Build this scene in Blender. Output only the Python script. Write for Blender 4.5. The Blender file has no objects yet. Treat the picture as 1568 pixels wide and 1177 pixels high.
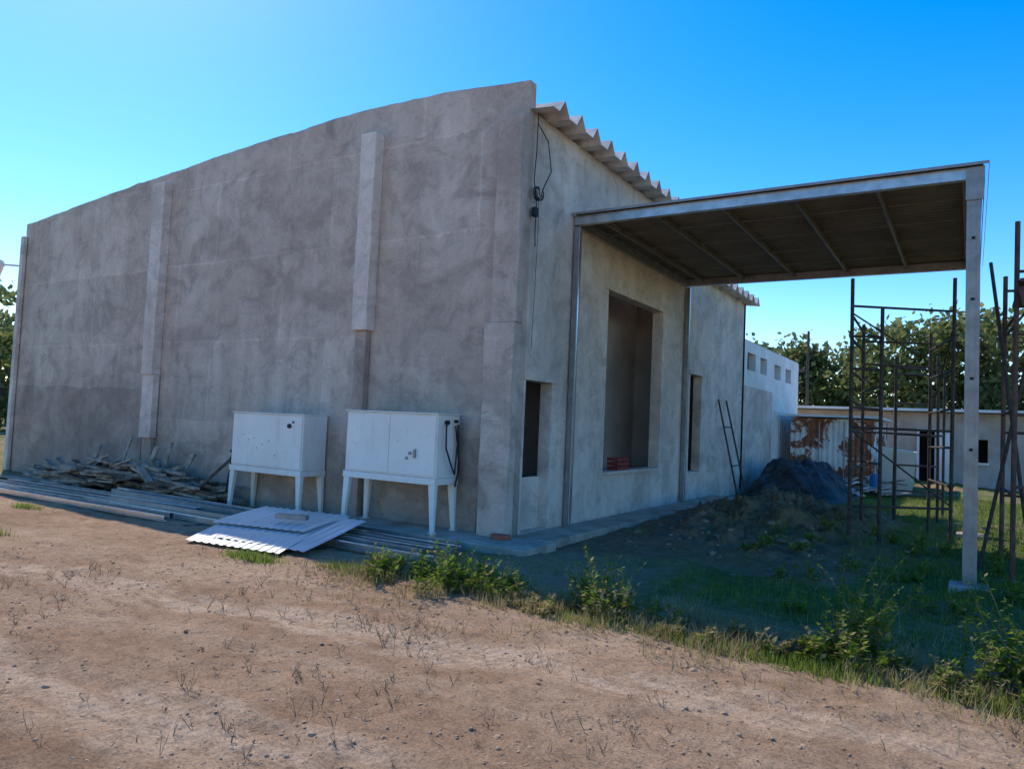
import bpy, math, random
import numpy as np
from mathutils import Vector, Matrix, noise as mn
random.seed(7); rng=np.random.default_rng(7)
scn=bpy.context.scene
R=math.radians
# ------------------------------------------------------------ camera
cam=bpy.data.cameras.new('camera'); co=bpy.data.objects.new('camera',cam)
scn.collection.objects.link(co); scn.camera=co
cam.sensor_width=36; cam.lens=36*1.127/1.568; cam.clip_end=3000; cam.clip_start=.05
def cam_basis(yaw,pit,rol):
    fw=Vector((-math.sin(yaw)*math.cos(pit),math.cos(yaw)*math.cos(pit),math.sin(pit)))
    r=Vector((math.cos(yaw),math.sin(yaw),0)); u=r.cross(fw); c,s=math.cos(rol),math.sin(rol)
    return fw,r*c+u*s,u*c-r*s
fw,rt,up=cam_basis(R(32.034),R(2.919),R(2.512))
co.matrix_world=Matrix(((rt.x,up.x,-fw.x,0),(rt.y,up.y,-fw.y,0),(rt.z,up.z,-fw.z,1.6),(0,0,0,1)))
# ------------------------------------------------------------ light
sd=Vector((-.92,.42,1.0)).normalized()
sl=bpy.data.lights.new('sun','SUN'); so=bpy.data.objects.new('sun',sl); scn.collection.objects.link(so)
sl.energy=5.0; sl.angle=R(.53); sl.color=(1,.92,.80)
so.rotation_euler=sd.to_track_quat('Z','Y').to_euler(); so.location=sd*60
w=bpy.data.worlds.new('World'); scn.world=w; w.use_nodes=True; nt=w.node_tree
bg=nt.nodes['Background']; sky=nt.nodes.new('ShaderNodeTexSky'); sky.sky_type='NISHITA'; sky.sun_disc=False
sky.sun_elevation=math.asin(sd.z); sky.sun_rotation=math.atan2(sd.x,sd.y)
sky.air_density=1.0; sky.dust_density=.2; sky.ozone_density=2.4
hs=nt.nodes.new('ShaderNodeHueSaturation'); hs.inputs['Saturation'].default_value=1.50; hs.inputs['Value'].default_value=1.72; hs.inputs['Hue'].default_value=.508
nt.links.new(sky.outputs[0],hs.inputs['Color']); nt.links.new(hs.outputs[0],bg.inputs[0]); bg.inputs[1].default_value=.15
scn.view_settings.view_transform='Standard'; scn.view_settings.look='None'; scn.view_settings.exposure=0
# ------------------------------------------------------------ materials
class N:
    def __init__(s,name):
        s.m=bpy.data.materials.new(name); s.m.use_nodes=True; s.t=s.m.node_tree
        s.b=s.t.nodes['Principled BSDF']; s.tc=s.t.nodes.new('ShaderNodeTexCoord')
    def n(s,ty,**k):
        x=s.t.nodes.new(ty)
        for a,v in k.items(): setattr(x,a,v)
        return x
    def l(s,a,b): s.t.links.new(a,b)
    def vec(s,scale=(1,1,1),rot=(0,0,0)):
        mp=s.n('ShaderNodeMapping'); mp.inputs['Scale'].default_value=scale; mp.inputs['Rotation'].default_value=rot
        s.l(s.tc.outputs['Object'],mp.inputs[0]); return mp.outputs[0]
    def noise(s,sc,det=4,rough=.6,vec=None,dist=0):
        x=s.n('ShaderNodeTexNoise'); x.inputs['Scale'].default_value=sc; x.inputs['Detail'].default_value=det
        x.inputs['Roughness'].default_value=rough; x.inputs['Distortion'].default_value=dist
        s.l(vec if vec is not None else s.tc.outputs['Object'],x.inputs['Vector']); return x.outputs[0]
    def ramp(s,f,stops,interp='LINEAR'):
        x=s.n('ShaderNodeValToRGB'); x.color_ramp.interpolation=interp; e=x.color_ramp.elements
        while len(e)<len(stops): e.new(.5)
        for i,(p,c) in enumerate(stops):
            e[i].position=p; e[i].color=(*c,1) if not isinstance(c,(int,float)) else (c,c,c,1)
        s.l(f,x.inputs[0]); return x.outputs[0]
    def mix(s,f,a,b,mode='MIX'):
        x=s.n('ShaderNodeMixRGB',blend_type=mode)
        for i,v in enumerate((f,a,b)):
            if isinstance(v,(int,float)): x.inputs[i].default_value=v if i==0 else (v,v,v,1)
            elif isinstance(v,tuple): x.inputs[i].default_value=(*v,1)
            else: s.l(v,x.inputs[i])
        return x.outputs[0]
    def math(s,op,a,b=0.):
        x=s.n('ShaderNodeMath',operation=op)
        for i,v in enumerate((a,b)):
            if isinstance(v,(int,float)): x.inputs[i].default_value=v
            else: s.l(v,x.inputs[i])
        return x.outputs[0]
    def bump(s,h,st=.3,dist=.02,prev=None):
        x=s.n('ShaderNodeBump'); x.inputs['Strength'].default_value=st; x.inputs['Distance'].default_value=dist
        s.l(h,x.inputs['Height'])
        if prev is not None: s.l(prev,x.inputs['Normal'])
        return x.outputs[0]
    def done(s,col,rough=.9,metal=0,nor=None,spec=.3):
        if isinstance(col,tuple): s.b.inputs['Base Color'].default_value=(*col,1)
        else: s.l(col,s.b.inputs['Base Color'])
        if isinstance(rough,(int,float)): s.b.inputs['Roughness'].default_value=rough
        else: s.l(rough,s.b.inputs['Roughness'])
        s.b.inputs['Metallic'].default_value=metal; s.b.inputs['Specular IOR Level'].default_value=spec
        if nor is not None: s.l(nor,s.b.inputs['Normal'])
        return s.m
def simple(name,c1,c2,sc=4,rough=.8,metal=0,bs=40,bst=.2,spec=.3,lo=.35,hi=.65):
    m=N(name); f=m.noise(sc,5,.65); c=m.ramp(f,[(lo,c1),(hi,c2)])
    return m.done(c,rough,metal,m.bump(m.noise(bs,3),bst,.01) if bst>0 else None,spec)
def stucco(name,base,dark,light,zdark=True,con=1.,bays=False):
    m=N(name)
    big=m.noise(.45,3,.55,m.vec((1,1,.8)),.6)
    c=m.ramp(big,[(.34,dark),(.5,base),(.66,light)])
    st=m.noise(1.0,4,.6,m.vec((4,4,.35)))
    c=m.mix(.28,c,m.ramp(st,[(.35,dark),(.65,light)]),'MIX')
    mid=m.noise(2.4,6,.74,None,.8)
    c=m.mix(.9,c,m.ramp(mid,[(.3,1-.32*con),(.5,1.0),(.7,1+.14*con)]),'MULTIPLY')
    bl=m.noise(.9,4,.66,m.vec((1,1,1.4)),.8)
    c=m.mix(m.ramp(bl,[(.52,0.),(.64,.5*con)]),c,tuple(x*.62 for x in base))
    c=m.mix(m.ramp(bl,[(.33,.4*con),(.42,0.)]),c,tuple(min(1,x*1.05) for x in light))
    if bays:
        br=m.n('ShaderNodeTexBrick'); br.offset=.37; br.inputs['Scale'].default_value=1.
        br.inputs['Brick Width'].default_value=2.9; br.inputs['Row Height'].default_value=1.45; br.inputs['Mortar Size'].default_value=.03; br.inputs['Mortar Smooth'].default_value=1.
        br.inputs['Color1'].default_value=(.88,.88,.88,1); br.inputs['Color2'].default_value=(1.05,1.05,1.05,1); br.inputs['Mortar'].default_value=(1.08,1.08,1.08,1)
        v=m.mix(.16,m.vec((1,1,1),(-math.pi/2,0,0)),mid,'ADD'); m.l(v,br.inputs['Vector'])
        c=m.mix(m.ramp(big,[(.38,.2),(.6,1.)]),c,m.mix(1.,c,br.outputs[0],'MULTIPLY'))
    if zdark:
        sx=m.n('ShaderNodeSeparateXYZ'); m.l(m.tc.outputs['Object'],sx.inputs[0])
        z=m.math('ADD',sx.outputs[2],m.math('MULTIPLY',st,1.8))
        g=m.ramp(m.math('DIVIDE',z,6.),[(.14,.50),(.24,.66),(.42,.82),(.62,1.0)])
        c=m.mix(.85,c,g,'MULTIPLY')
    fine=m.noise(40,3,.7); c=m.mix(.5,c,m.ramp(fine,[(.3,.78),(.7,1.12)]),'MULTIPLY')
    nrm=m.bump(mid,.75,.06)
    nrm=m.bump(fine,.7,.010,nrm)
    return m.done(c,.95,0,nrm,.1)
M={}
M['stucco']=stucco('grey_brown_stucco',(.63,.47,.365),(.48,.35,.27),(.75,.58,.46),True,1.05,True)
M['lowstucco']=stucco('damp_stucco',(.44,.32,.25),(.33,.24,.185),(.54,.415,.33),False)
M['plaster']=stucco('grey_plaster',(.74,.595,.485),(.56,.445,.36),(.82,.70,.60),False,1.1)
M['pilaster']=stucco('raw_concrete',(.78,.61,.50),(.62,.465,.37),(.84,.70,.59),False)
M['midpil']=stucco('corner_column_plaster',(.64,.48,.385),(.47,.35,.275),(.75,.59,.48),False,1.3)
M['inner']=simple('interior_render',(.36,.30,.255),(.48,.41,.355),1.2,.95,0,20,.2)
M['slab']=simple('slab_concrete',(.32,.24,.18),(.52,.415,.325),3,.95,0,30,.5)
M['lime']=simple('lime_mortar',(.18,.125,.085),(.36,.275,.21),1.2,.95,0,20,.6)
M['white']=simple('white_wall_paint',(.70,.65,.58),(.86,.82,.76),1.2,.85,0,40,.1)
M['galv']=simple('galvanized_steel',(.38,.37,.36),(.56,.55,.54),5,.34,.75,60,.05,.5)
M['galvb']=simple('bright_galvanized',(.70,.73,.76),(.84,.87,.90),5,.22,.92,60,.05,.5)
M['galvdull']=simple('dull_galvanized',(.24,.22,.20),(.36,.335,.31),4,.45,.5,50,.08,.5)
M['sheet']=simple('zinc_sheet',(.74,.73,.71),(.86,.85,.84),2,.35,.45,50,.04,.5)
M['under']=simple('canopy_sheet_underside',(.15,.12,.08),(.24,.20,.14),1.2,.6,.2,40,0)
M['purlin']=simple('purlin_steel',(.16,.14,.11),(.25,.225,.18),4,.5,.3,40,0)
M['roof']=simple('fibre_cement_roof',(.46,.41,.36),(.74,.69,.62),3,.9)
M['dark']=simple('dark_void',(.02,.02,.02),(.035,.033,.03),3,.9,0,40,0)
M['rust']=simple('rusted_scaffold_steel',(.04,.032,.027),(.11,.078,.06),12,.7,.3,40,0)
M['redrust']=simple('red_oxide_pole',(.07,.04,.03),(.18,.09,.065),5,.8,0,40,0)
M['wood']=simple('weathered_wood',(.19,.135,.095),(.46,.36,.27),7,.9,0,60,.4)
M['wooddk']=simple('dark_wood',(.07,.048,.034),(.18,.125,.085),7,.9,0,60,.4)
M['stone']=simple('rubble_stone',(.17,.115,.075),(.34,.25,.175),3,.95,0,25,.6)
M['clod']=simple('earth_clod',(.24,.15,.09),(.48,.325,.21),6,.95,0,60,.3)
M['brick']=simple('red_brick',(.30,.08,.05),(.42,.15,.09),8,.9)
M['black']=simple('black_rubber',(.015,.015,.015),(.03,.03,.03),8,.6,0,40,0)
M['redpl']=simple('red_plastic',(.22,.03,.02),(.30,.05,.04),8,.45,0,40,0)
M['bluepl']=simple('blue_plastic',(.03,.12,.30),(.05,.2,.42),5,.45,0,40,0)
M['grey_b']=simple('shed_wall_render',(.36,.29,.24),(.52,.43,.37),1.6,.95,0,20,.3)
def cabinet_mat():
    m=N('cream_enamel'); c=m.ramp(m.noise(1.5,4),[(.35,(.80,.71,.61)),(.65,(.88,.80,.70))])
    dr=m.noise(2.2,6,.75,m.vec((3,3,.6)))
    c=m.mix(m.ramp(dr,[(.56,0.),(.78,.45)]),c,(.38,.28,.2))
    sp=m.noise(22,2,.5); c=m.mix(m.ramp(sp,[(.72,0.),(.76,.6)]),c,(.25,.15,.09))
    return m.done(c,.5,0,None,.25)
M['cab']=cabinet_mat()
def rustwhite():
    m=N('peeling_white_over_rust')
    r=m.ramp(m.noise(5,5,.7),[(.3,(.18,.05,.025)),(.7,(.45,.17,.08))])
    f=m.noise(1.3,7,.64,None,.7)
    c=m.mix(m.ramp(f,[(.50,0.),(.53,1.)]),r,m.ramp(m.noise(4,4),[(.3,(.66,.6,.52)),(.7,(.85,.8,.73))]))
    return m.done(c,.75,0,m.bump(f,.4,.02))
M['rw']=rustwhite()
def tarp():
    m=N('dark_tarpaulin'); n1=m.noise(1.6,3,.5,None,2.)
    return m.done(m.ramp(n1,[(.35,(.022,.021,.019)),(.65,(.08,.074,.064))]),.55,0,m.bump(n1,.7,.12),.2)
M['tarp']=tarp()
def leafmat(name,a,b,c3,sc=2.5,tr=.35):
    m=N(name); f=m.noise(sc,2,.8); f2=m.noise(.35,1)
    c=m.ramp(f,[(.3,a),(.5,b),(.72,c3)]); c=m.mix(.5,c,m.ramp(f2,[(.35,.65),(.65,1.25)]),'MULTIPLY')
    d=m.n('ShaderNodeBsdfDiffuse'); t=m.n('ShaderNodeBsdfTranslucent'); mx=m.n('ShaderNodeMixShader'); mx.inputs[0].default_value=tr
    m.l(c,d.inputs[0]); m.l(c,t.inputs[0]); m.l(d.outputs[0],mx.inputs[1]); m.l(t.outputs[0],mx.inputs[2])
    m.l(mx.outputs[0],m.t.nodes['Material Output'].inputs[0]); return m.m
M['leaf']=leafmat('tree_foliage',(.09,.12,.035),(.19,.21,.075),(.31,.31,.13),.8,.48)
M['weed']=leafmat('weed_leaves',(.09,.15,.015),(.17,.26,.03),(.29,.37,.08),9,.48)
M['weedy']=leafmat('dry_weed_leaves',(.28,.21,.09),(.44,.34,.16),(.57,.46,.25),9)
M['grass']=leafmat('grass_blades',(.09,.14,.02),(.18,.24,.045),(.31,.33,.10),5,.48)
M['stem']=simple('dry_stem',(.14,.09,.055),(.30,.21,.12),20,.9,0,40,0)
M['bark']=simple('bark',(.08,.06,.045),(.17,.135,.10),8,.95,0,40,0)
def groundmat():
    m=N('bare_earth'); at=m.n('ShaderNodeVertexColor',layer_name='mask'); sp=m.n('ShaderNodeSeparateColor'); m.l(at.outputs[0],sp.inputs[0])
    n1=m.noise(.7,5,.70,None,.6); n2=m.noise(7,6,.75); n3=m.noise(60,5,.8)
    c=m.ramp(n1,[(.32,(.33,.195,.11)),(.5,(.445,.28,.168)),(.68,(.54,.36,.225))])
    tk=m.math('MULTIPLY',sp.outputs[1],m.ramp(m.noise(3.2,5,.7,m.vec((.5,2,1))),[(.36,.05),(.58,1.)]))
    c=m.mix(m.math('MULTIPLY',tk,.8),c,(.66,.475,.325))
    c=m.mix(.85,c,m.ramp(n2,[(.3,.60),(.5,1.),(.72,1.16)]),'MULTIPLY')
    c=m.mix(.95,c,m.ramp(n3,[(.32,.48),(.5,1.),(.66,1.25)]),'MULTIPLY')
    lit=m.math('MULTIPLY',m.ramp(m.noise(18,3,.6),[(.60,0.),(.66,1.)]),m.ramp(n1,[(.42,0.),(.52,.5)]))
    c=m.mix(lit,c,(.20,.12,.07))
    c=m.mix(sp.outputs[2],c,m.ramp(n2,[(.3,(.19,.115,.068)),(.7,(.38,.25,.155))]))
    gm=m.math('MULTIPLY',sp.outputs[0],m.ramp(n1,[(.36,.15),(.52,1.)]))
    c=m.mix(gm,c,m.ramp(n2,[(.3,(.08,.10,.025)),(.6,(.17,.19,.06)),(.75,(.30,.26,.12))]))
    nr=m.bump(n2,.8,.07); nr=m.bump(n3,1.,.018,nr)
    wv=m.n('ShaderNodeTexWave'); wv.inputs['Scale'].default_value=5.; wv.inputs['Distortion'].default_value=2.0; m.l(m.vec((1,.5,1),(0,0,.6)),wv.inputs['Vector'])
    nr=m.bump(m.math('MULTIPLY',wv.outputs[1],tk),.18,.03,nr)
    return m.done(c,.97,0,nr,.1)
M['ground']=groundmat()
# ------------------------------------------------------------ mesh builder
class MB:
    def __init__(s): s.v=[];s.f=[];s.m=[]
    def add(s,vs,fs,mi=0):
        o=len(s.v); s.v+=[tuple(v) for v in vs]; s.f+=[tuple(i+o for i in f) for f in fs]; s.m+=[mi]*len(fs)
    def box(s,x0,x1,y0,y1,z0,z1,mi=0):
        s.add([(x0,y0,z0),(x1,y0,z0),(x1,y1,z0),(x0,y1,z0),(x0,y0,z1),(x1,y0,z1),(x1,y1,z1),(x0,y1,z1)],
         [(0,3,2,1),(4,5,6,7),(0,1,5,4),(1,2,6,5),(2,3,7,6),(3,0,4,7)],mi)
    def beam(s,p,q,wd,ht,mi=0,wd2=None,ht2=None,roll=0):
        p=Vector(p);q=Vector(q);d=(q-p).normalized(); a=Vector((0,0,1)) if abs(d.z)<.9 else Vector((0,1,0))
        x=d.cross(a).normalized();y=x.cross(d)
        if roll: mt=Matrix.Rotation(roll,3,d); x=mt@x;y=mt@y
        wd2=wd if wd2 is None else wd2; ht2=ht if ht2 is None else ht2
        vs=[]
        for c,a1,b1 in((p,wd/2,ht/2),(q,wd2/2,ht2/2)):
            vs+=[c-x*a1-y*b1,c+x*a1-y*b1,c+x*a1+y*b1,c-x*a1+y*b1]
        s.add(vs,[(3,2,1,0),(4,5,6,7),(0,1,5,4),(1,2,6,5),(2,3,7,6),(3,0,4,7)],mi)
    def tube(s,p,q,r,r2=None,n=8,mi=0,cap=True):
        p=Vector(p);q=Vector(q);d=(q-p).normalized(); a=Vector((0,0,1)) if abs(d.z)<.9 else Vector((0,1,0))
        x=d.cross(a).normalized();y=x.cross(d); r2=r if r2 is None else r2; vs=[]
        for c,rr in((p,r),(q,r2)):
            for i in range(n):
                t=2*math.pi*i/n; vs.append(c+x*math.cos(t)*rr+y*math.sin(t)*rr)
        fs=[(i,(i+1)%n,n+(i+1)%n,n+i) for i in range(n)]
        if cap: fs+=[tuple(range(n))[::-1],tuple(range(n,2*n))]
        s.add(vs,fs,mi)
    def path(s,pts,r,n=6,mi=0):
        for a,b in zip(pts[:-1],pts[1:]): s.tube(a,b,r,r,n,mi)
    def sheet(s,P,U,V,nu,wave,thk=.004,mi=0,nv=1,sag=None):
        P=Vector(P);U=Vector(U);V=Vector(V);nn=U.cross(V).normalized()
        vs=[]
        for side in(0,1):
            for j in range(nv+1):
                for i in range(nu+1):
                    vs.append(P+U*(i/nu)+V*(j/nv)+nn*(wave(i)+(-thk if side else 0)+(sag(i/nu,j/nv) if sag else 0)))
        st=(nu+1)*(nv+1);fs=[]
        for j in range(nv):
            for i in range(nu):
                a=j*(nu+1)+i; fs.append((a,a+1,a+nu+2,a+nu+1)); fs.append((st+a+nu+1,st+a+nu+2,st+a+1,st+a))
        for i in range(nu):
            fs.append((i+1,i,st+i,st+i+1)); b=nv*(nu+1)+i; fs.append((b,b+1,st+b+1,st+b))
        s.add(vs,fs,mi)
    def rock(s,c,r,mi=0,sq=.7):
        vs=[];c=Vector(c);ph=(1+5**.5)/2
        ico=[(-1,ph,0),(1,ph,0),(-1,-ph,0),(1,-ph,0),(0,-1,ph),(0,1,ph),(0,-1,-ph),(0,1,-ph),(ph,0,-1),(ph,0,1),(-ph,0,-1),(-ph,0,1)]
        a=random.random()*6
        sx,sy,sz=random.uniform(.7,1.3),random.uniform(.7,1.3),sq*random.uniform(.6,1.1)
        for x,y,z in ico:
            k=random.uniform(.75,1.15)*r/1.9; x,y,z=x*k*sx,y*k*sy,z*k*sz
            vs.append((c.x+x*math.cos(a)-y*math.sin(a),c.y+x*math.sin(a)+y*math.cos(a),c.z+z))
        fs=[(0,11,5),(0,5,1),(0,1,7),(0,7,10),(0,10,11),(1,5,9),(5,11,4),(11,10,2),(10,7,6),(7,1,8),(3,9,4),(3,4,2),(3,2,6),(3,6,8),(3,8,9),(4,9,5),(2,4,11),(6,2,10),(8,6,7),(9,8,1)]
        s.add(vs,fs,mi)
    def obj(s,name,mats,parent=None,bevel=0,smooth=False):
        me=bpy.data.meshes.new(name); me.from_pydata(s.v,[],s.f); 
        for k in mats: me.materials.append(M[k])
        if len(mats)>1: me.polygons.foreach_set('material_index',s.m)
        if smooth: me.polygons.foreach_set('use_smooth',[True]*len(s.f))
        me.update(); o=bpy.data.objects.new(name,me); scn.collection.objects.link(o)
        if parent: o.parent=parent
        if bevel:
            b=o.modifiers.new('bevel','BEVEL'); b.width=bevel; b.segments=2; b.limit_method='ANGLE'
        return o
def empty(name):
    o=bpy.data.objects.new(name,None); scn.collection.objects.link(o); o.empty_display_size=.2; return o
def fbm(x,y,s,z=0.,o=4):
    return mn.fractal(Vector((x*s,y*s,z)),.6,2.,o)
def sst(a,b,x):
    t=min(1,max(0,(x-a)/(b-a))); return t*t*(3-2*t)
# ------------------------------------------------------------ ground
def tracks(x,y):
    return (abs(y-(3.55+.14*(x+7.8))),abs(y-(2.2+.10*(x+5))),abs(y-(4.75+.10*(x+8))))
def gh(x,y):
    h=0.
    if y<8 : h+=.02*fbm(x,y,.8)+.014*abs(fbm(x,y,9.,7,3))
    h+=.012*fbm(x,y,4.,3)
    if x>-4.5 and 5<y<20:
        k=sst(-4.5,-3,x)*sst(5.5,8,y)*(1-sst(17,20,y)); h+=k*(.06*fbm(x,y,1.1,9)-.03)
    for (cx,cy,rx,ry,hh) in [(-3.6,13.6,1.1,2.2,.26),(-2.4,12.6,1.2,1.2,.24),(-3.3,16.4,.9,1.4,.32),(-1.9,14.9,.9,1.3,.24),(-3.2,10.6,1.2,1.2,.12),(-2.3,10.3,.9,.7,.12),(-2.3,29,2.6,2.,.30)]:
        d=((x-cx)/rx)**2+((y-cy)/ry)**2
        if d<4: h+=hh*math.exp(-d*1.3)*(1+.9*fbm(x,y,2.6,5,6))
    for t in tracks(x,y)[:2]:
        if t<.5 and x<3: h-=.016*(1-sst(.1,.3,t)); h+=.008*math.exp(-((t-.36)/.08)**2)
    return h
def axis(lo,hi,step,far):
    a=list(np.arange(lo,hi+1e-6,step)); s=step;l=[];x=lo
    while x>-far: s*=1.22; x-=s; l.append(x)
    s=step;r=[];x=hi
    while x<far: s*=1.22; x+=s; r.append(x)
    return l[::-1]+a+r
xs=axis(-11,2.5,.055,900); ys=axis(1.2,8.2,.05,900)
ys=[y for y in ys if y<=8.2 or y>19]+list(np.arange(8.28,19,.09)); ys=sorted(ys)
vs=[];cl=[]
for y in ys:
    for x in xs:
        near=-20<x<6 and -1<y<34
        vs.append((x,y,gh(x,y) if near else 0.))
        g=0.
        n=fbm(x,y,.5,2) if near else 0
        g=max(g,sst(-4.6,-2.6,x+n)*sst(5.9,7.0,y+n*.6))
        g=max(g,sst(6.9,7.4,y)*(1-sst(8.,8.4,y))*.3)
        if y>20 or x<-19: g=max(g,.85)
        if x<-18: g=max(g,.8)
        tr=0.
        if near and x<4:
            q=.20*fbm(x,y,1.3,21)
            t1,t2,t3=tracks(x,y); t1+=q;t2+=q;t3+=q
            tr=max(1-sst(.10,.34,t1),.9*(1-sst(.12,.40,t2)),.35*(1-sst(.1,.3,t3)),.35*(1-sst(.05,.2,abs(t1-.72))))
            tr=max(tr,.55*sst(-2.2,.8,x+n)*(1-sst(4.6,5.6,y)))
        b=0.
        if near and x>-4.7: b=sst(8.2,9.3,y+n)*(1-sst(17,20,y))*(1-sst(-1.6,-.4,x+n*.7))
        if b>.4: g*=.35
        cl.append((g,max(0,tr),b,1.))
nx=len(xs);fs=[(j*nx+i,j*nx+i+1,(j+1)*nx+i+1,(j+1)*nx+i) for j in range(len(ys)-1) for i in range(nx-1)]
me=bpy.data.meshes.new('ground'); me.from_pydata(vs,[],fs); me.materials.append(M['ground'])
ca=me.color_attributes.new('mask','FLOAT_COLOR','POINT'); ca.data.foreach_set('color',np.array(cl,dtype=np.float32).ravel())
me.polygons.foreach_set('use_smooth',[True]*len(fs)); me.update()
go=bpy.data.objects.new('ground',me); scn.collection.objects.link(go)
# ------------------------------------------------------------ warehouse
wh=empty('warehouse_building')
X=-5.13;Y=8.34
top=[(-18.78,5.70),(-15.42,5.99),(-13.59,6.11),(-10.88,6.30),(-8.1,6.42),(-6.37,6.36),(-5.13,6.25)]
def ztop(x): return float(np.interp(x,[t[0] for t in top],[t[1] for t in top]))
mb=MB(); n=140; gxs=[-18.78+(X+18.78)*i/n for i in range(n+1)]
rows=6; vs=[]
for yy in(Y,Y+.16):
    for j in range(rows+1):
        for x in gxs:
            zt=ztop(x)+.022*fbm(x,0,1.3); z=-.05+(zt+.05)*j/rows; vs.append((x,yy,z))
L=n+1;S=L*(rows+1);fs=[]
for j in range(rows):
    for i in range(n):
        a=j*L+i; fs.append((a,a+1,a+L+1,a+L)); fs.append((S+a+L,S+a+L+1,S+a+1,S+a))
for i in range(n):
    a=rows*L+i; fs.append((a,a+1,S+a+1,S+a))
for j in range(rows):
    a=j*L+n; fs.append((a,S+a,S+a+L,a+L)); a=j*L; fs.append((a+L,S+a+L,S+a,a))
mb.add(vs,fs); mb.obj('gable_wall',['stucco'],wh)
mb=MB()
def ragged(mb,x0,x1,z0,z1,d,amp=.05,seed=0,nn=60):
    vs=[];fs=[]
    for i in range(nn+1):
        x=x0+(x1-x0)*i/nn; zz=z1+amp*fbm(x,seed,1.3); vs+=[(x,Y-d,z0),(x,Y-d,zz),(x,Y-.001,zz+.01)]
    for i in range(nn):
        a=i*3; fs+=[(a,a+3,a+4,a+1),(a+1,a+4,a+5,a+2)]
    mb.add(vs,fs)
ragged(mb,-18.6,-13.6,-.05,1.93,.014,.04,1); ragged(mb,-13.1,-8.14,-.05,.45,.009,.10,2); ragged(mb,-7.72,-5.7,-.05,.4,.010,.06,3)
mb.obj('lower_plaster_course',['lowstucco'],wh)
def wobbox(mb,x0,x1,y0,y1,z0,z1,mi=0,amp=.012,nz=14):
    vs=[];
    for k in range(nz+1):
        z=z0+(z1-z0)*k/nz
        for (x,y) in((x0,y0),(x1,y0),(x1,y1),(x0,y1)):
            o=amp*fbm(x*3+z*1.3,y*3+z,1.,x0); vs.append((x+(o if y==y0 else 0),y+(o*.5 if y==y0 else 0),z))
    fs=[(k*4+i,k*4+(i+1)%4,k*4+4+(i+1)%4,k*4+4+i) for k in range(nz) for i in range(4)]
    fs+=[(3,2,1,0),tuple(nz*4+i for i in range(4))]; mb.add(vs,fs,mi)
mb=MB()
wobbox(mb,-8.03,-7.73,Y-.20,Y-.001,2.89,5.93,0)
wobbox(mb,-8.01,-7.79,Y-.13,Y-.016,-.05,2.889,1)
wobbox(mb,-13.50,-13.14,Y-.18,Y-.001,2.2,5.90,0)
wobbox(mb,-13.48,-13.12,Y-.15,Y-.016,1.0,2.199,0)
wobbox(mb,-13.44,-13.14,Y-.10,Y-.016,-.05,.999,1)
wobbox(mb,-5.50,X+.03,Y-.18,Y-.001,2.92,5.74,3,.02)
wobbox(mb,-5.56,X+.02,Y-.20,Y-.016,-.05,2.919,2,.015)
mb.obj('pilasters',['pilaster','lowstucco','midpil','midpil'],wh,.012)
mb=MB(); mb.box(-18.80,-18.66,Y-.10,Y-.016,0,5.4); mb.obj('end_column',['plaster'],wh,.01)
def wallgrid(y0,y1,z0,z1,ops,x=X,th=.2,step=.6):
    ysg=sorted(set([y0,y1]+[o for q in ops for o in q[:2]])); zsg=sorted(set([z0,z1]+[o for q in ops for o in q[2:]]))
    cells={}
    for i in range(len(ysg)-1):
        for j in range(len(zsg)-1):
            cy=(ysg[i]+ysg[i+1])/2;cz=(zsg[j]+zsg[j+1])/2
            cells[i,j]=not any(q[0]<cy<q[1] and q[2]<cz<q[3] for q in ops)
    vs=[];idx={};fs=[]
    def V(i,j,s):
        if (i,j,s) not in idx: idx[i,j,s]=len(vs); vs.append((x-(th if s else 0),ysg[i],zsg[j]))
        return idx[i,j,s]
    for (i,j),ok in cells.items():
        if not ok: continue
        fs.append((V(i,j,0),V(i+1,j,0),V(i+1,j+1,0),V(i,j+1,0)))
        fs.append((V(i,j+1,1),V(i+1,j+1,1),V(i+1,j,1),V(i,j,1)))
        if not cells.get((i-1,j)): fs.append((V(i,j,1),V(i,j,0),V(i,j+1,0),V(i,j+1,1)))
        if not cells.get((i+1,j)): fs.append((V(i+1,j,0),V(i+1,j,1),V(i+1,j+1,1),V(i+1,j+1,0)))
        if not cells.get((i,j-1)): fs.append((V(i,j,1),V(i+1,j,1),V(i+1,j,0),V(i,j,0)))
        if not cells.get((i,j+1)): fs.append((V(i,j+1,0),V(i+1,j+1,0),V(i+1,j+1,1),V(i,j+1,1)))
    return vs,fs
mb=MB()
mb.add(*wallgrid(Y+.16,15.2,-.05,5.86,[(8.56,9.30,.11,2.18),(11.12,13.62,.85,3.86)]))
mb.add(*wallgrid(15.2,19.8,-.05,5.03,[(15.42,16.22,.7,2.8)]))
mb.obj('front_wall',['plaster'],wh,.008)
mb=MB()
mb.box(X-.19,X-.15,8.56,9.30,.11,.84)
mb.box(X+.001,X+.03,11.0,13.75,3.862,3.95); mb.box(X+.001,X+.025,8.5,9.42,2.182,2.26)
mb.box(X+.001,X+.02,13.622,13.74,.85,3.86); mb.box(X-.19,X+.05,11.13,13.61,.80,.852)
mb.box(X+.001,X+.02,15.3,16.33,2.802,2.88); mb.box(X-.19,X+.04,15.43,16.21,.64,.702)
mb.obj('opening_trim',['plaster'],wh,.006)
mb=MB()
mb.box(-18.7,X-.2,Y+.16,19.7,-.04,.10)
mb.box(-6.4,-6.2,10.2,14.9,.1,5.6); mb.box(-6.2,X-.2,10.2,10.35,.1,5.0); mb.box(-6.2,X-.2,14.9,15.05,.1,4.7)
mb.box(-18.78,X,19.62,19.80-.005,.1,5.0); mb.box(-18.78,-18.6,Y+.16,19.6,.1,5.4)
mb.obj('interior_walls',['inner'],wh)
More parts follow.
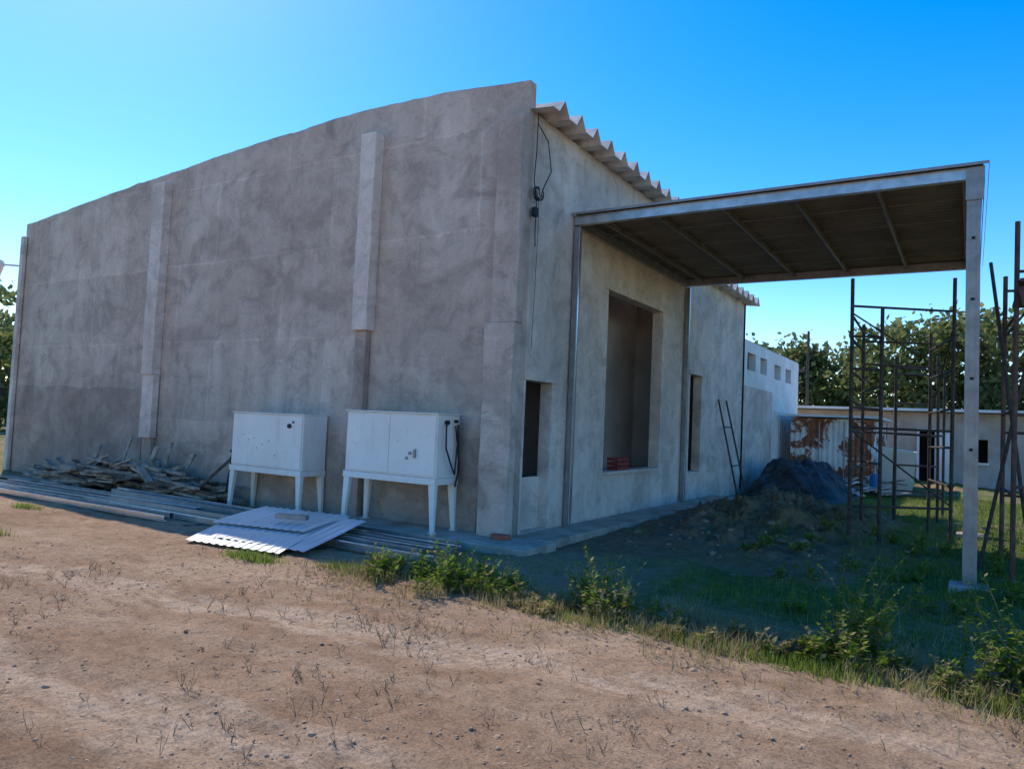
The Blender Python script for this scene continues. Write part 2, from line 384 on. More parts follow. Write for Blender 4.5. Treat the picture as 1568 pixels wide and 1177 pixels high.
def roof(mb,y0,y1,x0,x1,zoff,per=.515,amp=.19):
    prof=[(0,0),(.16,0),(.30,1),(.315,1),(.455,0)]
    n=int((y1-y0)/per); pts=[]
    for k in range(n+1):
        for a,b in prof: 
            y=y0+k*per+a
            if y<=y1: pts.append((y,b*amp))
    xs=[x0+(x1-x0)*i/24 for i in range(25)]; vs=[]
    for s in(0,.012):
        for x in xs:
            for y,z in pts: vs.append((x,y,(ztop(min(x,X))+zoff-(max(0,x-X)*.10))+z-s))
    P=len(pts);S=P*25;fs=[]
    for i in range(24):
        for j in range(P-1):
            a=i*P+j; fs.append((a,a+P,a+P+1,a+1)); fs.append((S+a,S+a+1,S+a+P+1,S+a+P))
    for j in range(P-1):
        a=24*P+j; fs.append((a,S+a,S+a+1,a+1))
    mb.add(vs,fs)
mb=MB(); roof(mb,Y-.16+.2,15.25,-18.9,X+.36,-.33-.05); roof(mb,15.3,19.95,-18.9,X+.34,-1.17-.08)
mb.obj('folded_sheet_roof',['roof'],wh)
mb=MB(); mb.box(X-.2,X-.0,15.0,15.2,5.0,5.8); mb.obj('step_wall',['plaster'],wh)
mb=MB(); mb.box(X-.001,X+.58,8.35,17.2,-.06,.105); mb.box(-7.85,-4.45,7.55,8.345,-.06,.095)
mb.obj('concrete_plinth',['slab'],wh,.015)
ex=empty('white_outbuilding')
mb=MB(); mb.add(*wallgrid(19.81,27.2,2.85,4.08,[(20.25,21.15,3.3,3.78),(21.7,22.5,3.3,3.78),(23.5,24.4,3.28,3.74),(25.1,25.95,3.28,3.74)],X-.04)); mb.box(-12,X-.24,27.0,27.2,0,4.08); mb.box(-12,X-.24,26.9,26.99,0,4.0)
mb.obj('upper_wall',['white'],ex)
mb=MB(); mb.box(X-.24,X-.045,19.81,23.3,-.05,2.849); mb.obj('lower_wall',['plaster'],ex)
mb=MB(); mb.box(X-.24,X-.045,23.31,27.2,-.05,2.849); mb.obj('lower_wall_painted',['white'],ex)
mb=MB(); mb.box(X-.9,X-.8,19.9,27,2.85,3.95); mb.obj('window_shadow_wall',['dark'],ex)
mb=MB(); mb.box(-12,X-.1,19.81,27.2,4.081,4.13); mb.obj('flat_roof',['roof'],ex)
mb=MB(); mb.box(X-.04,X+.0,23.6,26.4,0,2.3); [mb.box(X,X+.02,23.6+.28*i,23.64+.28*i,0,2.3) for i in range(10)]; mb.obj('metal_door',['white'],ex)
# ------------------------------------------------------------ canopy
cp=empty('steel_canopy'); p1,p2=9.79,14.92; zc=4.74
mb=MB()
def cpost(mb,x,y,wx,wy,z0,z1):
    t=.006
    mb.box(x-wx/2,x+wx/2,y-wy/2,y-wy/2+t,z0,z1); mb.box(x-wx/2,x-wx/2+t,y-wy/2+t,y+wy/2,z0,z1); mb.box(x+wx/2-t,x+wx/2,y-wy/2+t,y+wy/2,z0,z1)
    mb.box(x-wx/2+t,x-wx/2+.03,y+wy/2-t,y+wy/2,z0,z1); mb.box(x+wx/2-.03,x+wx/2-t,y+wy/2-t,y+wy/2,z0,z1)
cpost(mb,X+.07,p1,.08,.10,.1,4.57); cpost(mb,X+.07,p2,.08,.10,.1,4.57)
cpost(mb,0.0,p1,.14,.12,0,4.57); cpost(mb,0.0,p2,.14,.12,0,4.57)
for y in(p1,p2):
    mb.box(-.08,.10,y-.085,y-.062,4.35,4.72); mb.box(-.068,-.035,y-.068,y-.0605,.0,4.34); mb.box(.035,.068,y-.068,y-.0605,.0,4.34)
mb.obj('posts',['galvdull'],cp)
mb=MB()
for y in(p1,p2): mb.box(X+.112,X+.126,y-.052,y-.02,.1,4.57)
mb.obj('wall_post_lips',['galvb'],cp)
mb=MB()
for y in(p1,p2):
    mb.box(X+.02,.10,y-.055,y-.049,4.60,zc); mb.box(X+.02,.10,y-.049,y+.04,zc-.006,zc); mb.box(X+.02,.10,y-.049,y+.04,4.60,4.606)
mb.box(.10,.106,p1-.055,p2+.04,4.60,zc); mb.box(X+.02,X+.07,p1+.041,p2-.056,4.58,zc-.01)
mb.obj('frame_beams',['galv'],cp)
mb=MB()
for x in(-.10,-1.02,-2.0,-2.95,-3.9,-4.75): mb.box(x-.02,x+.02,p1+.041,p2-.056,4.66,4.733)
for k in range(1,5): 
    y=p1+(p2-p1)*k/5
    mb.box(X+.08,.09,y-.008,y+.008,4.68,4.70)
mb.obj('purlins',['purlin'],cp)
mb=MB()
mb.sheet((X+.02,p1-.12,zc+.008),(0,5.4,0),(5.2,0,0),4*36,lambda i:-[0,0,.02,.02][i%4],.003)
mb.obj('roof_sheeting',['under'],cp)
mb=MB(); mb.box(X+.0,.14,p1-.13,p1-.124,zc-.005,zc+.03); mb.box(.14,.146,p1-.13,p2+.4,zc-.02,zc+.03); mb.obj('edge_flashing',['galvdull'],cp)
mb=MB()
for k,z in enumerate([3.9,3.2,2.3,1.5]): mb.box(-.018,.018,p1-.068,p1-.0605,z,z+.03)
mb.obj('post_slots',['dark'],cp)
mb=MB(); mb.box(-.20,.18,p1-.17,p1+.17,-.2,.02); mb.box(-.2,.2,p2-.2,p2+.2,-.2,.05); mb.obj('footings',['slab'],cp,.02)
# ------------------------------------------------------------ cabinets
def cabinet(x0,x1,y0,z0,variant):
    c=empty('electrical_cabinet'); y1=y0+.50; zb=z0+.72; zt=z0+1.56
    mb=MB(); mb.box(x0,x1,y0+.02,y1,zb,zt,0); 
    mb.box(x0+.02,(x1+x0)/2-.003 if variant else x1-.02,y0,y0+.019,zb+.02,zt-.02,0)
    if variant: mb.box((x1+x0)/2+.003,x1-.02,y0,y0+.019,zb+.02,zt-.02,0)
    mb.box(x0-.015,x1+.015,y0-.01,y1+.01,zt+.001,zt+.02,0); mb.obj('housing',['cab'],c,.008)
    mb=MB(); mb.box(x0-.01,x1+.01,y0-.01,y1+.01,zb-.09,zb-.002)
    for x,sx in((x0+.05,-1),(x1-.05,1)):
        for y,sy in((y0+.04,-1),(y1-.04,1)):
            mb.beam((x,y,zb-.09),(x+sx*.035,y+sy*.02,z0+.02),.11,.07,0,.055,.045); mb.box(x+sx*.035-.045,x+sx*.035+.045,y+sy*.02-.035,y+sy*.02+.035,z0,z0+.019)
    mb.obj('stand',['cab'],c,.006)
    mb=MB()
    if variant:
        mb.box(x1-.36,x1-.33,y0-.03,y0-.001,zb+.25,zb+.37); mb.tube((x1-.43,y0-.025,zb+.31),(x1-.43,y0,zb+.31),.022); mb.box(x1-.5,x1-.47,y0-.02,y0-.001,zb+.22,zb+.26)
        mb.obj('door_handle',['galvdull'],c)
        mb=MB(); xx=x1+.035
        pts=[(xx,y0+.18,zt-.1),(xx+.03,y0+.12,zt-.16),(xx+.04,y0+.12,zb+.4),(xx+.05,y0+.25,zb+.15),(xx+.02,y0+.36,zb+.05),(xx+.02,y0+.40,zb+.45),(xx+.01,y0+.35,zt-.14)]
        mb.path(pts,.012); mb.path([(xx,y0+.42,zt-.12),(xx+.03,y0+.44,zb+.1),(xx+.02,y0+.38,zb-.12)],.014)
        mb.tube((x1+.012,y0+.18,zt-.1),(x1+.06,y0+.18,zt-.1),.03); mb.tube((x1+.012,y0+.38,zt-.08),(x1+.06,y0+.38,zt-.08),.022)
        mb.obj('side_cables',['black'],c)
    else:
        mb.tube((x1-.28,y0-.03,zt-.17),(x1-.28,y0,zt-.17),.035); mb.tube((x1-.20,y0-.02,zt-.11),(x1-.20,y0,zt-.11),.015)
        for a,b in((.3,.5),(.42,.42),(.55,.45),(.62,.3),(.75,.36),(.9,.42),(1.05,.2)): mb.tube((x0+a,y0-.004,zb+b),(x0+a,y0,zb+b),.009)
        xx=x0-.03; mb.path([(xx,y0+.2,zt-.02),(xx-.05,y0+.15,zt-.05),(xx-.06,y0+.12,zt-.14),(xx,y0+.15,zt-.16)],.012)
        mb.path([(xx+.02,y0+.1,zb+.22),(xx-.03,y0+.05,zb+.1),(xx-.02,y0+.05,zb-.05),(xx-.10,y0+.08,zb-.25),(xx-.18,y0+.12,z0+.25)],.014)
        mb.tube((xx-.02,y0+.05,zb+.2),(xx+.05,y0+.05,zb+.25),.03)
        mb.obj('knobs_and_cables',['black'],c)
    return c
cabinet(-10.22,-8.58,7.80,0.0,False); cabinet(-7.58,-5.95,7.70,.095,True)
# ------------------------------------------------------------ electrical cable on the corner
mb=MB(); ex_=X+.03
def wall_path(pts,r=.008): mb.path([(ex_+o,y,z) for y,z,o in pts],r)
wall_path([(8.50,5.85,.02),(8.48,5.3,.03),(8.44,4.9,.03),(8.50,4.55,.05),(8.52,4.2,.03),(8.54,4.0,.03)])
wall_path([(8.50,5.7,.02),(8.70,5.5,.08),(8.78,5.1,.10),(8.66,4.85,.06),(8.60,4.7,.05),(8.52,4.62,.04)])
wall_path([(8.60,4.7,.02),(8.62,4.2,.02),(8.60,3.6,.02),(8.58,3.0,.02),(8.57,2.6,.02)],.004)
for a in range(4):
    t=[(8.5+.09*math.cos(k/3+a)+.01*a,4.72+.09*math.sin(k/3+a),.04+.015*a) for k in range(14)]; wall_path(t,.008)
mb.box(X+.04,X+.10,8.44,8.52,4.40,4.52)
mb.obj('electrical_cable',['black'])
# ------------------------------------------------------------ metal profiles & sheets on the ground
st=empty('steel_profile_stack'); mb=MB()
def cprof(a,b,mi):
    a=Vector(a);b=Vector(b)
    mb.beam(a,b,.008,.08,mi); o=Vector((0,.028,.039)); mb.beam(a+o,b+o,.05,.005,mi); o=Vector((0,.028,-.039)); mb.beam(a+o,b+o,.05,.005,mi)
for i in range(6):
    y=6.15+.21*i; dy=random.uniform(-.14,.14)
    cprof((random.uniform(-17.,-15.4),y+dy,.055),(random.uniform(-10.0,-9.1),y-dy*.5,.06),[2,0,2,1,2,0][i])
for i in range(6):
    y=6.45+.19*i; dy=random.uniform(-.12,.12)
    cprof((random.uniform(-12.6,-11.2),y+dy,.14 if i%2 else .06),(random.uniform(-5.5,-4.8),y-dy*.5,.065),[2,1,2,1,2,0][i])
mb.obj('profiles',['galv','galvdull','galvb'],st)
mb=MB()
for x in(-15,-12,-9,-6.5): mb.box(x-.05,x+.05,6.2,7.4,-.02,.014)
mb.obj('timber_bearers',['wooddk'],st)
rs=empty('corrugated_roof_sheets'); mb=MB()
def csheet(mb,a,b,c,zoff,nw=12,sg=0):
    a=Vector(a);b=Vector(b);c=Vector(c); U=b-a;V=c-a
    wv=lambda i:.010*[0,.3,1,1,.3,0,0,0][i%8]
    mb.sheet(a+Vector((0,0,zoff)),U,V,nw*8,wv,.002,0,8,lambda u,v:sg*math.sin(v*2.6+u)*.025)
csheet(mb,(-7.95,5.50,.03),(-6.42,5.60,.03),(-8.55,6.86,.17),0,12,1)
csheet(mb,(-7.70,5.68,.06),(-6.25,5.80,.06),(-8.15,7.15,.20),.02,12,-.6)
csheet(mb,(-8.3,6.1,.12),(-6.85,6.35,.12),(-8.6,7.2,.20),.03,12,.5)
mb.obj('sheets',['sheet'],rs)
mb=MB(); mb.beam((-7.55,6.52,.27),(-7.15,6.66,.27),.10,.06); mb.obj('sheet_offcut',['galvdull'],rs)
# ------------------------------------------------------------ timber pile
wp=empty('scrap_wood_pile'); mb=MB()
for i in range(230):
    cx=random.uniform(-16.0,-10.7); cy=random.uniform(7.45,8.1); hmax=.68*max(.3,1-abs(cx+13.0)/3.4)
    z=random.uniform(.03,hmax); a=random.gauss(0,.28) if random.random()<.65 else random.uniform(-1.2,1.2); l=random.uniform(.4,1.5)
    tl=random.gauss(0,.15)
    d=Vector((math.cos(a)*l,math.sin(a)*l*.5,tl*l)); c=Vector((cx,cy,z+.03))
    mb.beam(c-d/2*1.,c+d/2*1.,random.uniform(.05,.14),random.uniform(.025,.06),0 if random.random()<.65 else 1)
for x,l,r in((-12.9,.75,.5),(-14.6,.7,-.4),(-11.9,.7,.9),(-13.7,.9,.2),(-12.3,.85,-.3)): mb.beam((x,7.9,.1),(x+.25*r,8.15,l+.1),.12,.035,0)
for i in range(10):
    x=-17.6+i*.22; mb.beam((x,7.1+random.random()*.3,.03+.03*(i%3)),(x+1.6,7.0+random.random()*.5,.05+.03*(i%3)),.16,.02,2 if i%3==0 else 0)
mb.obj('planks',['wood','wooddk','slab'],wp)
mb=MB(); mb.beam((-11.05,7.55,.02),(-10.3,8.15,1.02),.10,.035); mb.obj('leaning_plank',['wooddk'])
mb=MB(); mb.beam((-5.22,8.0,.13),(-4.98,8.06,.13),.11,.065); mb.obj('loose_brick',['brick'],None,.006)
mb=MB(); cx0,cx1,cy0,cy1=X-.19,X-.0,11.7,12.2
for k in range(3): z=.862+k*.075; mb.box(cx0,cx1,cy0,cy0+.01,z,z+.05); mb.box(cx0,cx1,cy1-.01,cy1,z,z+.05); mb.box(cx1-.01,cx1,cy0+.01,cy1-.01,z,z+.05); mb.box(cx0,cx0+.01,cy0+.01,cy1-.01,z,z+.05)
for y in(cy0,(cy0+cy1)/2,cy1-.015): mb.box(cx1-.012,cx1+.002,y,y+.015,.86,1.07)
mb.box(cx0,cx1-.02,cy0+.02,cy1-.02,.857,.87); mb.obj('red_crate',['redpl'])
# ------------------------------------------------------------ rubble
mb=MB()
for i in range(500):
    x=random.uniform(-4.4,-1.2);y=random.uniform(9.2,17.5)
    if random.random()>math.exp(-((x+3.1)/1.2)**2)*1.2: continue
    mb.rock((x,y,gh(x,y)+.0),random.choice([.015,.02,.02,.03,.03,.04,.07]))
for (x,y,r) in [(-2.45,16.3,.16),(-4.5,15.6,.13),(-3.6,17.6,.12),(-2.0,11.0,.1)]: mb.rock((x,y,gh(x,y)+.05),r)
mb.obj('rubble',['stone'])
mb=MB()
for i in range(160):
    a=random.random()*6.28;q=abs(random.gauss(0,.5)); x=-2.3+math.cos(a)*q*1.1+.2*math.sin(a)*q;y=10.3+math.sin(a)*q
    mb.rock((x,y,gh(x,y)-.004),random.choice([.012,.015,.02,.03,.05]),0,.5)
mb.obj('lime_mortar_debris',['lime'])
mb=MB(); mb.beam((-4.75,15.6,.15),(-4.45,15.7,.15),.2,.08); mb.obj('concrete_block',['slab'],None,.01)
mb=MB()
for i in range(10000):
    x=random.uniform(-9,2.5);y=random.uniform(1.2,6.6)
    if fbm(x,y,.9,4)<-.02 and random.random()<.8: continue
    mb.rock((x,y,gh(x,y)),random.choice([.005,.006,.007,.009,.011,.014]) if random.random()<.988 else random.uniform(.018,.03))
mb.obj('earth_clods',['clod'])
# ------------------------------------------------------------ scaffolds
def scaffold(posts,heights,rungs,mat='rust'):
    s=empty('scaffold_tower'); mb=MB()
    for p,h in zip(posts,heights): mb.tube((p[0],p[1],-.03),(p[0]+random.uniform(-.03,.03),p[1],h),.028)
    mb.obj('standards',[mat],s); mb=MB()
    for a,b,zz in rungs:
        for z in zz: mb.tube((*posts[a],z),(*posts[b],z+random.uniform(-.02,.02)),.019)
    mb.obj('ledgers',[mat],s); return s,mb
P=[(-1.56,12.35),(-.26,13.3),(-.62,14.9),(-1.62,14.3),(-1.18,12.62)]
s1,_=scaffold(P,[4.05,4.15,3.5,3.6,3.6],[(0,1,[.55,1.75,3.62]),(3,2,[1.7,2.9,3.3]),(0,3,[.6,1.1,1.7,2.15,2.6,3.1,3.45]),(1,2,[.9,1.5,2.1,2.7,3.2]),(0,4,[2.05,2.65,3.15]),(4,3,[1.2,2.4])])
mb=MB(); mb.tube((-1.56,12.35,3.5),(-.7,12.98,2.9),.014); mb.tube((-.26,13.3,3.3),(-.62,14.9,2.0),.014); mb.tube((-1.56,12.35,1.7),(-.26,13.3,.6),.014); mb.obj('braces',['rust'],s1)
P=[(-1.25,16.2),(-.55,16.9),(-.5,18.2),(-1.4,17.9)]
scaffold(P,[3.2,3.3,3.1,3.2],[(0,1,[.5,1.1,1.7,2.3,3.0]),(3,2,[.5,1.7,3.0]),(0,3,[1.7,3.]),(1,2,[1.7,3.])])
P=[(.42,10.5),(.36,12.1),(1.7,12.3),(1.6,10.7)]
s3,_=scaffold(P,[4.25,3.9,4.1,4.2],[(0,3,[1.1,1.95,2.9,3.65]),(1,2,[.9,1.75,2.6,3.7]),(0,1,[1.0,2.0,3.1]),(2,3,[1,2,3.1])],'redrust')
mb=MB(); mb.tube((.62,10.2,0),(.2,11.6,4.0),.022); mb.tube((.1,11.2,0),(.75,10.9,3.6),.022); mb.tube((.35,10.6,2.9),(.9,10.5,3.7),.014); mb.obj('braces',['rust'],s3)
mb=MB(); mb.box(.47,2.4,10.35,12.4,3.50,3.54); mb.beam((.47,10.33,3.32),(2.4,10.33,3.75),.03,.22); mb.obj('timber_deck',['redrust'],s3)
mb=MB(); mb.tube((-4.62,17.6,0),(-5.08,17.35,2.35),.022); mb.tube((-4.55,18.1,0),(-5.08,18.0,2.35),.022); mb.tube((-4.75,17.5,.8),(-4.75,18.15,.8),.015); mb.tube((-4.95,17.4,1.7),(-4.95,18.1,1.7),.015)
mb.obj('leaning_poles',['rust'])
# ------------------------------------------------------------ tarp pile
mb=MB(); n=60; vs=[];fs=[]
for j in range(n+1):
    for i in range(n+1):
        x=-5.0+2.5*i/n; y=18.8+4.4*j/n; u=i/n*2-1;v=j/n*2-1
        e=(1-abs(u)**3)*(1-abs(v)**4); z=e*(.80+.35*fbm(x,y,.9,1))+.30*e*abs(fbm(x*1.8+y,y*.7,1.2,2,2))-.02
        if u>0: z*=1-.6*u
        vs.append((x,y,max(z,-.02)))
fs=[(j*(n+1)+i,j*(n+1)+i+1,(j+1)*(n+1)+i+1,(j+1)*(n+1)+i) for j in range(n) for i in range(n)]
mb.add(vs,fs); mb.obj('tarpaulin_covered_pile',['tarp'],smooth=True)
mb=MB()
for i in range(7): mb.tube((-4.3+.15*i,18.1,.03),(-3.5+.1*i,20.6,.70-.05*i),.018)
mb.obj('steel_bar_bundle',['rust'])
# ------------------------------------------------------------ container
ct=empty('rusty_container'); x0,x1,y0,y1=-4.72,-2.42,23.9,28.
mb=MB(); mb.box(x0,x1,y0+.05,y1,.05,2.08); nu=6*14
mb.sheet((x0+.06,y0+.03,.1),(x1-x0-.12,0,0),(0,0,1.93),nu,lambda i:[0,0,0,.03,.03,.03][i%6],.004)
for x in(x0,x1-.06): mb.box(x,x+.06,y0-.03,y0+.05,.05,2.1)
mb.box(x0,x1,y0-.04,y0+.05,2.03,2.12); mb.box(x0,x1,y0-.04,y0+.05,.02,.1)
mb.obj('body',['rw'],ct)
mb=MB(); mb.box(x0-.15,x1+.15,y0-.3,y1,2.16,2.22); mb.obj('roof_sheet',['white'],ct)
mb=MB(); 
for x in(-3.9,-3.2): mb.tube((x,y0-.06,.15),(x,y0-.06,2.),.018)
mb.obj('lock_rods',['galvdull'],ct)
mb=MB(); mb.tube((-2.25,23.0,0),(-2.25,23.0,.55),.15,.15,16); mb.tube((-2.25,23.0,.55),(-2.25,23.0,.6),.12,.12,16); mb.tube((-2.25,23.0,.2),(-2.25,23.0,.22),.155,.155,16); mb.obj('blue_barrel',['bluepl'])
mb=MB(); mb.beam((-1.9,24.5,0),(-1.75,23.9,1.3),.9,.04); mb.obj('white_panel',['white'])
mb=MB()
for i in range(26):
    cx=random.uniform(-3.3,-1.6);cy=random.uniform(21.6,23.2);a=random.uniform(-1.5,1.5);l=random.uniform(.4,1.3)
    mb.beam((cx-math.cos(a)*l/2,cy-math.sin(a)*l/2,random.uniform(.03,.4)),(cx+math.cos(a)*l/2,cy+math.sin(a)*l/2,random.uniform(.03,.5)),random.uniform(.04,.3),.03,i%3)
mb.obj('scrap_heap',['wood','galvdull','white'])
# ------------------------------------------------------------ low shed
sh=empty('low_shed_building')
mb=MB(); vs,fs=wallgrid(-7.,12.,-.05,2.6,[(-1.62,-1.02,0.0,1.95),(-.1,.5,.9,1.7),(2.2,3.2,0,2.),(4.6,5.8,.9,1.8),(-3.4,-2.7,1.0,1.75)],0,.25)
vs=[(y,30.4-(x),z) for (x,y,z) in vs]; mb.add(vs,fs); mb.box(-7,-6.8,30.66,35,-.05,2.6); mb.box(11.8,12,30.66,35,-.05,2.6); mb.box(-7,12,34.8,35,-.05,2.6)
mb.obj('walls',['grey_b'],sh)
mb=MB(); mb.box(-7.3,12.3,29.85,35.2,2.63,2.72); mb.obj('roof',['white'],sh)
mb=MB(); mb.box(-6.7,11.7,31.4,31.5,0,2.5); mb.obj('dark_interior',['dark'],sh)
mb=MB(); 
for x in(-1.62,-1.06): mb.box(x-.04,x+.04,30.33,30.39,0,1.99)
mb.box(-1.66,-.98,30.33,30.39,1.95,2.02); mb.box(-1.0,-.6,30.1,30.14,0.,1.9); mb.box(-.14,.54,30.33,30.39,.82,.9)
mb.obj('door_frame',['white'],sh)
mb=MB(); mb.tube((-5.9,33,0),(-5.9,33,6.0),.07,.05); mb.tube((-5.9,33,4.3),(-6.2,32.6,4.4),.03); mb.rock((-6.2,32.6,4.3),.2); mb.obj('street_lamp',['rust'])
mb=MB(); mb.tube((-18.75,8.3,4.72),(-19.5,8.1,4.78),.025); mb.tube((-19.35,8.1,4.78),(-19.75,8.05,4.70),.10,.14,12); mb.tube((-19.5,8.1,4.7),(-19.5,8.1,4.35),.12,.02,10); mb.obj('wall_lamp',['white'])
# ------------------------------------------------------------ vegetation
def quads_mesh(name,C,A,B,mats,mi=None,parent=None):
    n=len(C); V=np.empty((n,4,3)); V[:,0]=C-A;V[:,1]=C+B;V[:,2]=C+A;V[:,3]=C-B
    me=bpy.data.meshes.new(name); me.vertices.add(4*n); me.vertices.foreach_set('co',V.ravel())
    me.loops.add(4*n); me.loops.foreach_set('vertex_index',np.arange(4*n)); me.polygons.add(n)
    me.polygons.foreach_set('loop_start',np.arange(0,4*n,4)); me.polygons.foreach_set('loop_total',np.full(n,4))
    for k in mats: me.materials.append(M[k])
    if mi is not None: me.polygons.foreach_set('material_index',mi)
    me.update(calc_edges=True); o=bpy.data.objects.new(name,me); scn.collection.objects.link(o); o.parent=parent; return o
def rv(n): a=rng.normal(size=(n,3)); return a/np.linalg.norm(a,axis=1)[:,None]
def trees(name,specs,leaf=.16,per=70):
    e=empty(name); mb=MB(); Cs=[];
    for (x,y,h,r) in specs:
        th=h*.35; mb.tube((x,y,-.1),(x+random.uniform(-.2,.2),y,th),.16,.11,8)
        ncl=int(34*r/2)
        for k in range(ncl):
            a=random.random()*6.28; q=random.random()**.5*r; z=h*random.uniform(.10,1.0); prof=math.sin(min(1,max(.12,(z/h-.0)/1.05))*math.pi)**.5
            cx,cy=x+math.cos(a)*q*prof,y+math.sin(a)*q*prof
            if k%3==0: mb.tube((x,y,th*random.uniform(.6,1)),(cx,cy,z),.05,.015,5,0,False)
            nn=int(per*random.uniform(.6,1.4)); sg=r*random.uniform(.13,.26)
            Cs.append(np.array([cx,cy,z])+rng.normal(size=(nn,3))*[sg,sg,sg*.8])
    C=np.concatenate(Cs); n=len(C); d=rv(n); u=np.cross(d,rv(n)); u/=np.linalg.norm(u,axis=1)[:,None]
    s=leaf*rng.uniform(.6,1.3,n)[:,None]
    mb.obj('trunks_and_limbs',['bark'],e); quads_mesh('crowns',C,d*s,u*s*.6,['leaf'],None,e)
sp=[]
x=-16
while x<20:
    sp.append((x,random.uniform(42,48),random.uniform(6.1,8.3),random.uniform(2.0,3.0))); x+=random.uniform(1.5,2.2)
trees('tree_row',sp,.19,75)
sp=[(-50+random.uniform(-9,9),18+k*3.2+random.uniform(-1,1),random.uniform(6,8),random.uniform(2.2,3.2)) for k in range(9)]
trees('tree_row',sp,.24,50)
N_=8000; ang=rng.uniform(-.6,math.pi+.6,N_); rad=rng.uniform(95,110,N_); C=np.stack([np.cos(ang)*rad,np.sin(ang)*rad,rng.uniform(0,1,N_)**.8*(3.4+1.6*np.sin(ang*23)+1.*np.sin(ang*61))],1)
d=rv(N_);u=np.cross(d,rv(N_)); quads_mesh('distant_trees',C,d*1.2,u*1.1,['leaf'])
def blades(name,pts,h,wd,mat,lean=.5):
    n=len(pts); hh=h*rng.uniform(.4,1.3,n); a=rng.uniform(0,6.28,n); ln=rng.uniform(0,lean,n)*hh
    p=np.array(pts); up=np.stack([np.cos(a)*ln,np.sin(a)*ln,hh],1); sd_=np.stack([-np.sin(a),np.cos(a),0*a],1)*wd
    V=np.empty((n,3,3)); V[:,0]=p-sd_;V[:,1]=p+sd_;V[:,2]=p+up
    me=bpy.data.meshes.new(name); me.vertices.add(3*n); me.vertices.foreach_set('co',V.ravel()); me.loops.add(3*n); me.loops.foreach_set('vertex_index',np.arange(3*n))
    me.polygons.add(n); me.polygons.foreach_set('loop_start',np.arange(0,3*n,3)); me.polygons.foreach_set('loop_total',np.full(n,3)); me.materials.append(M[mat]); me.update(calc_edges=True)
    o=bpy.data.objects.new(name,me); scn.collection.objects.link(o); return o
pts=[]
for i in range(70000):
    x=random.uniform(-4.2,4);y=random.uniform(5.9,24)
    nn=fbm(x,y,1.1,8)
    k=sst(-3.8,-1.6,x+nn)
    if 8.5<y<17.5 and x<-1.2+nn*.8: k*=.12
    if y<6.8: k*=.4
    if nn*.8+k<.60 : continue
    pts.append((x,y,gh(x,y)-.01))
blades('grass',pts,.10,.006,'grass')
pts=[]
for (cx,cy,r,nn) in [(-6.55,5.35,.28,700),(-13.5,5.2,.35,400),(-8.6,3.2,.2,120),(-5.3,5.6,.35,600),(-9.8,4.3,.2,120),(-6.7,7.25,.5,900),(-9.5,7.4,.6,700),(-12,5.6,.3,200),(-.9,5.5,.4,900),(.3,5.5,.4,900),(-2.6,5.5,.4,300),(-1.7,5.5,.3,300)]:
    for i in range(nn):
        x=random.gauss(cx,r*.7);y=random.gauss(cy,r*.25); pts.append((x,y,gh(x,y)-.01))
blades('grass_tufts',pts,.09,.006,'grass')
pts=[]
for i in range(24000):
    x=random.uniform(-5.5,2.5);y=random.gauss(5.85,.42)
    if fbm(x,y,1.5,3)<.02: continue
    pts.append((x,y,gh(x,y)-.01))
blades('dry_grass',pts,.12,.004,'weedy',1.4)
def weeds(name,specs,mats):
    mb=MB(); C=[];A=[];B=[];mi=[]
    for (x,y,h,ns,dry) in specs:
        for k in range(ns):
            a=random.random()*6.28; l=random.uniform(.1,.55)*h; b=Vector((x+random.gauss(0,.06),y+random.gauss(0,.06),gh(x,y)-.02)); hh=h*random.uniform(.5,1.05)
            prev=b; steps=6
            for t in range(1,steps+1):
                f=t/steps; p=b+Vector((math.cos(a)*l*f*f,math.sin(a)*l*f*f,hh*f)); mb.tube(prev,p,.004*(1.2-f),None,3,0,False); 
                nl=6 if f>.25 else 2
                for q in range(nl):
                    pp=prev.lerp(p,random.random()); aa=random.random()*6.28; el=random.uniform(-.3,.9); ll=random.uniform(.014,.034)*(1.1 if f<.8 else .7)
                    dv=Vector((math.cos(aa)*math.cos(el),math.sin(aa)*math.cos(el),math.sin(el))); sv=dv.cross(Vector((random.random(),random.random(),1))).normalized()
                    C.append(pp+dv*ll*1.2); A.append(dv*ll*1.2); B.append(sv*ll*.5); mi.append(1 if random.random()<dry else 0)
                prev=p
    e=empty(name); mb.obj('stems',['stem'],e); quads_mesh('leaves',np.array(C),np.array(A),np.array(B),mats,mi,e)
sp=[]
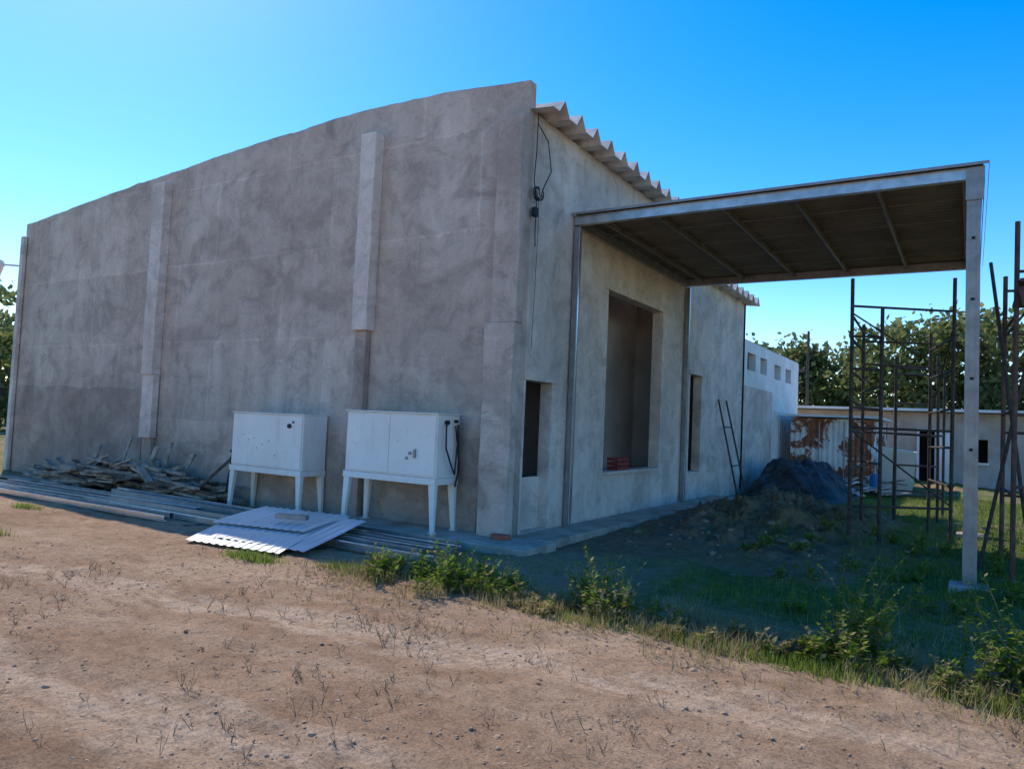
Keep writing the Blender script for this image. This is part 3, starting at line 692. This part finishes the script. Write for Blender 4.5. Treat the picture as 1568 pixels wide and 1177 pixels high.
for cx,cy,nn,h,dr in [(-4.75,5.70,8,.34,.2),(-4.15,5.78,11,.44,.2),(-3.75,5.8,7,.36,.3),(-3.1,5.7,6,.20,.8),(-2.65,5.75,7,.42,.4),(-2.1,5.65,5,.18,.85),(-1.4,5.7,4,.2,.8),(-.9,5.9,7,.32,.3),(-.3,5.7,5,.22,.5),(.4,5.7,7,.3,.3)]:
    for i in range(nn): sp.append((random.gauss(cx,.20),random.gauss(cy,.14),h*random.uniform(.5,1.1),6,dr))
for i in range(40): sp.append((random.uniform(-2.5,2.6),random.uniform(7.2,13.5),random.uniform(.12,.35),5,.15))
sp+=[(-2.72,5.85,.62,10,.3),(-2.55,5.9,.5,8,.4)]
weeds('weed_bushes',sp,['weed','weedy'])
weeds('tall_weed',[(-.70,5.95,.82,14,.1),(-.60,5.85,.68,13,.1),(-.78,5.8,.5,10,.2),(-.66,5.65,.36,9,.3)],['weed','weedy'])
weeds('tall_weed',[(.20,5.95,.66,14,.08),(.32,5.85,.55,12,.08),(.10,5.75,.4,9,.15),(.42,5.7,.35,9,.2)],['weed','weedy'])
mb=MB()
for i in range(1300):
    x=random.uniform(-7.5,1.2);y=random.uniform(1.6,5.6)
    if fbm(x,y,.8,12)<.18 and random.random()<.93: continue
    b=Vector((x,y,gh(x,y)-.01)); h=random.uniform(.025,.10)*(1.5 if random.random()<.08 else 1)
    for k in range(random.randint(2,5)):
        a=random.random()*6.28; p=b+Vector((math.cos(a)*h*.5,math.sin(a)*h*.5,h*random.uniform(.5,1))); mb.tube(b,p,.002,.0012,3,0,False)
        q=p+Vector((random.gauss(0,.3),random.gauss(0,.3),.5))*h*.5; mb.tube(p,q,.0014,.0008,3,0,False)
        if random.random()<.3: mb.rock(q,.006)
for i in range(260):
    x=random.uniform(-7.5,1.5);y=random.uniform(1.5,5.8); a=random.random()*3.14;l=random.uniform(.03,.12); z=gh(x,y)+.006
    mb.tube((x,y,z),(x+math.cos(a)*l,y+math.sin(a)*l,z+.004),.0022,.0015,3,0,False)
mb.obj('dry_stems',['stem'])
